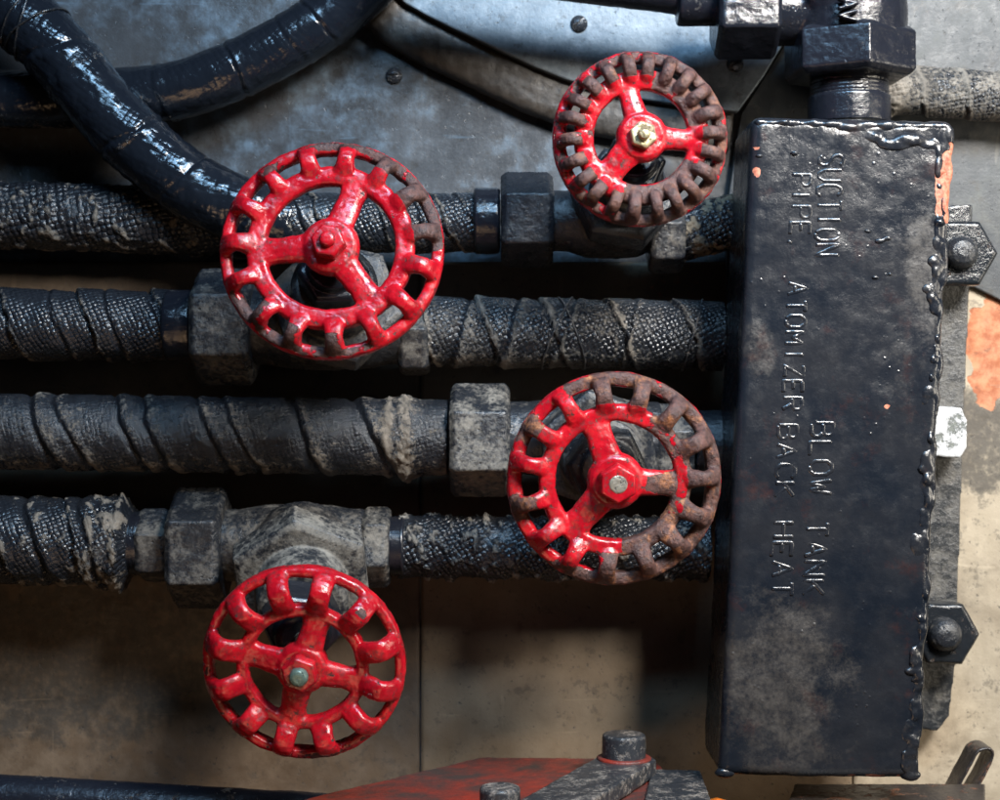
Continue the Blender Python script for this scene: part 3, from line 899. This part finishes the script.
def box_h(v):
    return 2.0 * fbm(v, 110, 3, 3.) + .9 * fbm(v, 26, 4, 5.)
v = coords(me); nn = normals(me)
# pixel coordinates on the front face, for wear masks
pxx = 500 + v[:, 0] / K(BD); pyy = 400 - v[:, 2] / K(BD)
fz = fbm(v, 22, 4, 9.)
topwave = (1 - sstep(0, 60, pyy - 115)) * sstep(800, 850, pxx)
h = box_h(v) + topwave * 2.0 * fbm(v, 14, 3, 21.)
v2 = v + nn * h[:, None]
me.vertices.foreach_set('co', v2.ravel())
rust = np.maximum.reduce([blob(pxx, pyy, 946, 190, 16, 38, .9, 1.), blob(pxx, pyy, 955, 175, 8, 60, .8, 2.), blob(pxx, pyy, 757, 172, 5, 7, .62, 3.), blob(pxx, pyy, 757, 148, 6, 4, .6), blob(pxx, pyy, 887, 406, 4, 3, .8),
                          .7 * (1 - sstep(1.0, 4, np.abs(pyy - 776))) * sstep(-.2, .4, fz)])
set_attr(me, 'rust', rust)
dust = np.maximum.reduce([blob(pxx, pyy, 780, 690, 70, 95, .6, 4.), blob(pxx, pyy, 930, 270, 26, 70, .6, 5.), blob(pxx, pyy, 760, 350, 20, 30, .5, 6.), blob(pxx, pyy, 910, 320, 40, 120, .15, 7.), blob(pxx, pyy, 838, 665, 30, 30, .45)])
set_attr(me, 'dust', dust + .02)
place('shell', me, M['box'], bx)

# weld beads along the right and top edges
g = G()
rw = random.Random(5)
vv = .0
while vv < .995:
    r = rw.uniform(3.0, 7.0); sx = rw.uniform(.6, 1.2)
    p = boxpx(1.0 - (r * sx + 1.0) / 206 - rw.uniform(.0, .05), min(.985, max(.02, vv)))
    ball(g, P(p[0], p[1], BD - rw.uniform(0, 2)), r, 14, sx, rw.uniform(.32, .55), rw.uniform(.6, 2.0))
    vv += rw.uniform(.004, .016) if (vv < .28 or vv > .5) else rw.uniform(.012, .03)
q = np.linspace(0.012, .99, 120)
pts = np.array([P(*boxpx(.974 + .008 * math.sin(a * 37) + .006 * math.sin(a * 91), a), BD - 4.5) for a in q])
sweep(g, pts, 4.0 + 2.4 * fbm(pts, 14, 3, 4.), None, 10)
uu = .03
while uu < .95:
    far = sstep(.4, .6, uu)
    p = boxpx(uu, rw.uniform(.008, .014) + rw.uniform(0, .035) * far)
    ball(g, P(p[0], p[1], BD - rw.uniform(1, 4)), rw.uniform(3, 5) + 3.5 * far * rw.random(), 12, rw.uniform(1.2, 2.6), rw.uniform(.5, .8), rw.uniform(.6, 1.0))
    uu += rw.uniform(.02, .06)
pts = np.array([P(*boxpx(a, .010), BD - 3.5) for a in np.linspace(0.02, .955, 60)])
sweep(g, pts, 4.2 + 1.8 * fbm(pts, 14, 3, 6.), None, 10)
for q in (.035, .955):
    p = boxpx(q, .994)
    ball(g, P(p[0], p[1], BD - 5), 6.5, 14, 1.5, .8, .8)
for u_, v_ in ((.22, .055), (.045, .06), (.6, .17), (.66, .185), (.7, .18), (.72, .235), (.65, .24)):
    p = boxpx(u_, v_); ball(g, P(p[0], p[1], BD), rw.uniform(2.5, 4), 10, 1.4, .7, .8)
me = remesh(g, 'weld_bead', 1.3, 7, ((9, .9), (4, .3)), 3.)
v = coords(me); pxx = 500 + v[:, 0] / K(BD); pyy = 400 - v[:, 2] / K(BD)
set_attr(me, 'rust', np.maximum(blob(pxx, pyy, 950, 185, 14, 48, .62, 1.), .1)); set_attr(me, 'dust', .2 * np.ones(len(v)))
place('weld_bead', me, mat_boxpaint('weld_black_paint'), bx)

# raised stroke lettering, running down the box
FONT = {'A': [[(0, 0), (2, 6), (4, 0)], [(.8, 2.2), (3.2, 2.2)]], 'B': [[(0, 0), (0, 6), (2.6, 6), (3.6, 5.2), (3.6, 4), (2.6, 3.2), (0, 3.2)], [(2.6, 3.2), (4, 2.3), (4, .9), (2.8, 0), (0, 0)]],
        'C': [[(4, 5), (3, 6), (1.2, 6), (0, 4.6), (0, 1.4), (1.2, 0), (3, 0), (4, 1)]], 'E': [[(4, 6), (0, 6), (0, 0), (4, 0)], [(0, 3.1), (3, 3.1)]],
        'H': [[(0, 0), (0, 6)], [(4, 0), (4, 6)], [(0, 3), (4, 3)]], 'I': [[(2, 0), (2, 6)]], 'K': [[(0, 0), (0, 6)], [(4, 6), (0, 2.6)], [(1.3, 3.6), (4, 0)]],
        'L': [[(0, 6), (0, 0), (4, 0)]], 'M': [[(0, 0), (0, 6), (2, 2.5), (4, 6), (4, 0)]], 'N': [[(0, 0), (0, 6), (4, 0), (4, 6)]],
        'O': [[(1.2, 0), (0, 1.4), (0, 4.6), (1.2, 6), (2.8, 6), (4, 4.6), (4, 1.4), (2.8, 0), (1.2, 0)]], 'P': [[(0, 0), (0, 6), (2.8, 6), (4, 5.2), (4, 3.8), (2.8, 3), (0, 3)]],
        'R': [[(0, 0), (0, 6), (2.8, 6), (4, 5.2), (4, 3.8), (2.8, 3), (0, 3)], [(2, 3), (4, 0)]], 'S': [[(4, 5.2), (2.8, 6), (1.1, 6), (0, 5), (.3, 3.8), (3.6, 2.4), (4, 1.2), (3, 0), (1, 0), (0, .9)]],
        'T': [[(2, 0), (2, 6)], [(0, 6), (4, 6)]], 'U': [[(0, 6), (0, 1.4), (1.2, 0), (2.8, 0), (4, 1.4), (4, 6)]], 'W': [[(0, 6), (1, 0), (2, 4), (3, 0), (4, 6)]],
        'Z': [[(0, 6), (4, 6), (0, 0), (4, 0)]], ',': [[(1.6, .6), (1, -1)]]}
LINES = [('SUCTION', 820, 154, 14.9, 24), ('PIPE,', 793, 173, 16, 19), ('ATOMIZER', 788, 282, 16.3, 19), ('BACK', 778, 424, 19.2, 19), ('HEAT', 774, 521, 19.8, 20), ('BLOW', 812, 422, 19, 22), ('TANK', 806, 521, 19.5, 21)]
g = G()
rl = random.Random(3)
for text, x0, y0, adv, ht in LINES:
    for i, ch in enumerate(text):
        jx, jy, sl = rl.uniform(-.8, .8), rl.uniform(-.6, .6), rl.uniform(-.04, .04)
        for st in FONT[ch]:
            pts = []
            for (a, b), (c_, d_) in zip(st[:-1], st[1:]):
                nseg = max(2, int(math.hypot((c_ - a) * 3, (d_ - b) * 3.5) / 2))
                for q in range(nseg):
                    w = q / nseg
                    pts.append((a + (c_ - a) * w, b + (d_ - b) * w))
            pts.append(st[-1])
            wp = []
            for a, b in pts:
                yy = y0 + adv * (i + .08) + a / 4 * adv * .70 + jy
                xx = x0 + b / 6 * ht - (yy - y0) * .05 + jx + sl * a * 4
                wp.append(P(xx, yy, BD))
            wp = np.array(wp)
            wp[:, 1] -= box_h(wp) - .55 + .75 * fbm(wp, 11, 2, 4.)
            sweep(g, wp, 1.0, 2.2, 8)
me = mesh_of(g, 'lettering')
set_attr(me, 'rust', np.zeros(len(me.vertices))); set_attr(me, 'dust', .02 + .3 * fbm(coords(me), 30, 3, 2.))
place('lettering', me, M['box'], bx)

# ------------------------------------------------------------------ fittings above the box
ed = 120
ke = K(ed)
el = thing('pipe_elbow', P(849, 112, ed), 'black pipe elbow with hexagon nut standing on top of the black box', 'pipe fitting')
cx = P(849, 60, ed)
g = G()
lathe(g, P(849, 125, ed), (0, 0, 1), [(0, 41 * ke), (27 * ke, 41 * ke), (28 * ke, 38 * ke)] + [(q, (38 + (1.6 if i % 2 else 0)) * ke) for i, q in enumerate(np.linspace(29, 44, 9) * ke)] + [(52 * ke, 37 * ke)], 48)
place('nipple', remesh(g, 'nipple', 1.2, 1, ((8, .25),)), M['fit_gloss'], el)
g = G(); hexnut(g, P(849, 80, ed), (0, 0, 1), 0, 48 * ke, 66 * ke, math.radians(5), 5, up=(0, -1, 0))
place('hexagon_nut', remesh(g, 'hexagon_nut', 1.5, 2, ((20, .8), (6, .35)), 2.), M['fit_gloss'], el)
g = G()
bend = [P(849, 36, ed), P(849, 10, ed), P(847, -14, ed), P(836, -34, ed), P(812, -40, ed)]
sweep(g, catmull([P(849, 40, ed), P(849, 12, ed), P(846, -12, ed), P(830, -26, ed), P(806, -30, ed)], 4), 57 * ke, None, 40)
ball(g, P(845, -8, ed), 60 * ke, 30)
sweep(g, [P(838, 12, ed), P(815, 12, ed), P(770, 12, ed)], 34 * ke, None, 32)
place('elbow', remesh(g, 'elbow', 1.8, 4, ((25, .8), (7, .4)), 6.), M['fit_gloss'], el)
# cast letters AV and a pimple on the elbow face
g = G()
for ch, yy in (('A', 2), ('V', 14)):
    strokes = FONT['A'] if ch == 'A' else [[(0, 6), (2, 0), (4, 6)]]
    for st in strokes:
        wp = [P(838 + b / 6 * 19, yy - 3 + a / 4 * 10, ed + 55) for a, b in st]
        wp2 = []
        for p, q in zip(wp[:-1], wp[1:]):
            wp2 += [p + (q - p) * w for w in (0, .33, .66)]
        wp2.append(wp[-1])
        sweep(g, wp2, 4.0, 2.0, 8, ref=(0, -1, 0))
ball(g, P(881, 3, ed + 43), 5.5, 12)
place('cast_mark', remesh(g, 'cast_mark', .8, 2, ()), M['fit_gloss'], el)
g = G(); hexnut(g, P(745, 12, ed), (1, 0, 0), -31 * ke, 31 * ke, 48 * ke, math.radians(0), 4)
place('union_nut', remesh(g, 'union_nut', 1.5, 2, ((20, .8), (6, .35)), 3.), M['fit_gloss'], el)
g = G(); lathe(g, P(715, 2, ed), (-1, 0, 0), [(-5, 24 * ke), (36 * ke, 24 * ke), (38 * ke, 22 * ke)], 40)
lathe(g, P(680, -6, ed), (-1, 0, .12), [(0, 19), (260, 19)], 36)
place('feed_pipe', remesh(g, 'feed_pipe', 1.6, 2, ((20, .5), (6, .3))), M['fit_gloss'], el)

# ------------------------------------------------------------------ lugs and bolts right of the box
br = thing('mounting_bar', P(950, 730, 30), 'flat black mounting bar standing upright behind the right side of the box', 'bracket')
g = G(); slab(g, [(915, 205), (973, 205), (968, 330), (962, 480), (958, 600), (956, 660), (950, 715), (938, 731), (905, 728)], 6, 40)
me = remesh(g, 'bar', 2.0, 2, ((40, .6), (7, .25)))
place('bar', me, M['bracket'], br)
g = G()
box8(g, [P(935, 206, 30), P(972, 206, 30), P(974, 262, 30), P(935, 262, 30)][::-1] + [P(935, 206, 60), P(970, 206, 60), P(974, 262, 60), P(935, 262, 60)][::-1])
def lug(px, py, d, r, roll, bolt_r, label):
    t = thing('bolt', P(px, py, d - 20), label, 'bolt', 'bolts along the right side of the black box')
    g = G(); hexnut(g, P(px, py, d), (0, -1, 0), -22, 0, r * K(d), math.radians(roll), 3, up=(0, 0, 1))
    place('hexagon_flange', remesh(g, 'hexagon_flange', 1.2, 2, ((12, .5),), px), M['glossblack'], t)
    g = G(); rr = bolt_r * K(d)
    lathe(g, P(px - 2, py, d), (0, -1, 0), [(-3, rr), (4, rr), (9, rr * .9), (13, rr * .66), (15, rr * .3)], 36)
    place('domed_end', remesh(g, 'domed_end', 1.0, 2, ((8, .4),), py), M['fit_black'], t)
lug(962, 253, 82, 37, 30, 17, 'upper black bolt with round domed end in a gloss black hexagon beside the box')
lug(946, 634, 82, 35, 29, 17, 'lower black bolt with domed end in a flat hexagon beside the box')
g = G()
v8 = [(935, 207), (971, 204), (973, 232), (935, 232)]
slab(g, v8, 36, 58)
place('lip', remesh(g, 'lip', 1.4, 2, ((14, .5),)), M['glossblack'], br)
g = G(); slab(g, [(934, 406), (962, 408), (967, 420), (967, 448), (960, 458), (934, 456)], 38, 74)
o = place('silver_bolt', remesh(g, 'silver_bolt', 1.2, 3, ((12, .8), (5, .5))), M['silver'])
tag(o, 'chipped silver painted bolt head sticking out halfway up the box side', 'bolt')

# ------------------------------------------------------------------ bottom edge
g = G()
sweep(g, [P(-80, 793, 150), P(60, 800, 150), P(200, 808, 150), P(345, 817, 150)], 20, None, 36)
o = place('black_pipe', remesh(g, 'black_pipe', 1.8, 2, ((40, .8), (8, .4))), M['bottompipe'])
tag(o, 'smooth black painted pipe along the bottom edge at the left', 'pipe')

ZT = -344.0
def flat(g, poly, z0, z1):
    n = len(poly)
    v = [(x, y, z0) for x, y in poly] + [(x, y, z1) for x, y in poly]
    f = [tuple(range(n))[::-1], tuple(range(n, 2 * n))] + [(i, (i + 1) % n, (i + 1) % n + n, i + n) for i in range(n)]
    return g.add(v, f)
lb = thing('lever_bracket', (60, -180, ZT - 14), 'red plate bracket jutting out at the bottom with bolted worn black lever', 'bracket')
g = G(); flat(g, [(-19, -58), (90, -62), (150, -80), (176, -330), (-240, -330), (-165, -214)], ZT - 12, ZT)
place('base_plate', remesh(g, 'base_plate', 1.8, 1, ((40, .8), (8, .3))), M['redplate'], lb)
g = G(); flat(g, [(140, -124), (184, -130), (176, -330), (110, -330)], ZT - 16, ZT + 4)
place('end_block', remesh(g, 'end_block', 1.6, 1, ((20, .6), (6, .5))), M['lever'], lb)
dirv = np.array((-63, -139.0)); dirv /= np.linalg.norm(dirv); pv = np.array((-dirv[1], dirv[0]))
c0 = np.array((113, -143.0))
poly = [c0 - dirv * 14 + pv * -26, c0 - dirv * 20 + pv * 18, c0 - dirv * 12 + pv * 27, c0 + dirv * 240 + pv * 27, c0 + dirv * 240 - pv * 27]
g = G(); flat(g, [tuple(p) for p in poly], ZT + 1, ZT + 17)
place('lever', remesh(g, 'lever', 1.5, 2, ((20, .5), (6, .4))), M['lever'], lb)
def capbolt(x, y, z, r, h):
    g = G(); lathe(g, (x, y, z), (0, 0, 1), [(-4, r), (h - 3, r), (h - .8, r * .95), (h, r * .86)], 36)
    place('cap_bolt', remesh(g, 'cap_bolt', 1.1, 2, ((10, .4),), x), M['lever'], lb)
    g = G(); lathe(g, (x, y, z), (0, 0, 1), [(-2, r * 1.25), (1.6, r * 1.25), (2.2, r * 1.15)], 36)
    place('washer', remesh(g, 'washer', 1.0, 1, ()), M['redplate'], lb)
capbolt(113, -141, ZT + 17, 20, 23)
capbolt(0, -278, ZT, 17, 25)

g = G(); sweep(g, [P(700, 810, 170), P(716, 805, 170), P(740, 812, 170)], 7, None, 20)
tag(place('orange_rod', remesh(g, 'orange_rod', 1.2, 1, ((8, .3),)), M['orange']), 'yellow orange rod just showing at the bottom edge below the box', 'rod')
g = G(); flat(g, [tuple(P(795, 786, 120)[:2]), tuple(P(985, 790, 120)[:2]), tuple(P(985, 790, 260)[:2]), tuple(P(780, 786, 260)[:2])], -366, -355)
tag(place('flat_bar', remesh(g, 'flat_bar', 1.6, 1, ((30, .8), (7, .4))), M['strip']), 'dark flat bar lying under the black box at the bottom edge', 'bar')
g = G()
pl = [P(934, 818, 95), P(951, 788, 95), P(966, 760, 95), P(973, 748, 95), P(983, 745, 95), P(988, 751, 95), P(980, 770, 95), P(966, 795, 95), P(955, 818, 95)]
sweep(g, catmull(pl, 2), 17, 1.7, 12, ref=(0, -1, 0), power=5)
tag(place('bent_strip', remesh(g, 'bent_strip', .9, 1, ((14, .6),)), M['strip']), 'thin brown metal strip bent over at the lower right corner', 'metal strip')

# ------------------------------------------------------------------ light
def area(name, loc, aim, size, size_y, power, color):
    l = bpy.data.lights.new(name, 'AREA'); l.shape = 'RECTANGLE'
    l.size = size * S; l.size_y = size_y * S; l.energy = power; l.color = color
    o = bpy.data.objects.new(name, l); col.objects.link(o)
    o.location = Vector(np.array(loc) * S)
    o.rotation_euler = (Vector(np.array(aim) * S) - o.location).to_track_quat('-Z', 'Y').to_euler()
    return o
lw = area('window_light', (780, -1320, 960), (210, 0, 10), 430, 430, 3.7, (1.0, .95, .88))
lw.data.spread = math.radians(70)
area('skylight', (170, -930, 930), (-20, -60, 60), 900, 180, 5.4, (.36, .66, 1.0))
area('right_fill_light', (1250, -560, 60), (480, 0, -140), 250, 500, 2.0, (1.0, .91, .76))  # unseen warm lamp from the right, brightens the tan sheet
area('low_warm_light', (-350, -1500, -950), (-60, 0, -60), 700, 400, .95, (1.0, .64, .36))
w = bpy.data.worlds.new('World'); sc.world = w; w.use_nodes = True
w.node_tree.nodes['Background'].inputs[0].default_value = (.55, .62, .75, 1)
w.node_tree.nodes['Background'].inputs[1].default_value = .007

# ------------------------------------------------------------------ camera
cam = bpy.data.cameras.new('Camera'); co = bpy.data.objects.new('Camera', cam); col.objects.link(co)
co.location = (0, -D * S, 0); co.rotation_euler = (PI / 2, 0, 0)
cam.sensor_width = 36; cam.lens = 36 * D / 1000.0
cam.clip_start = .01; cam.clip_end = 50
sc.camera = co
cam.dof.use_dof = True
cam.dof.focus_distance = (D - 205) * S
cam.dof.aperture_fstop = 11
for o in bpy.data.objects:
    if '_base' in o: del o['_base']
vs = sc.view_settings
vs.view_transform = 'Standard'; vs.look = 'None'; vs.exposure = 0; vs.gamma = 1
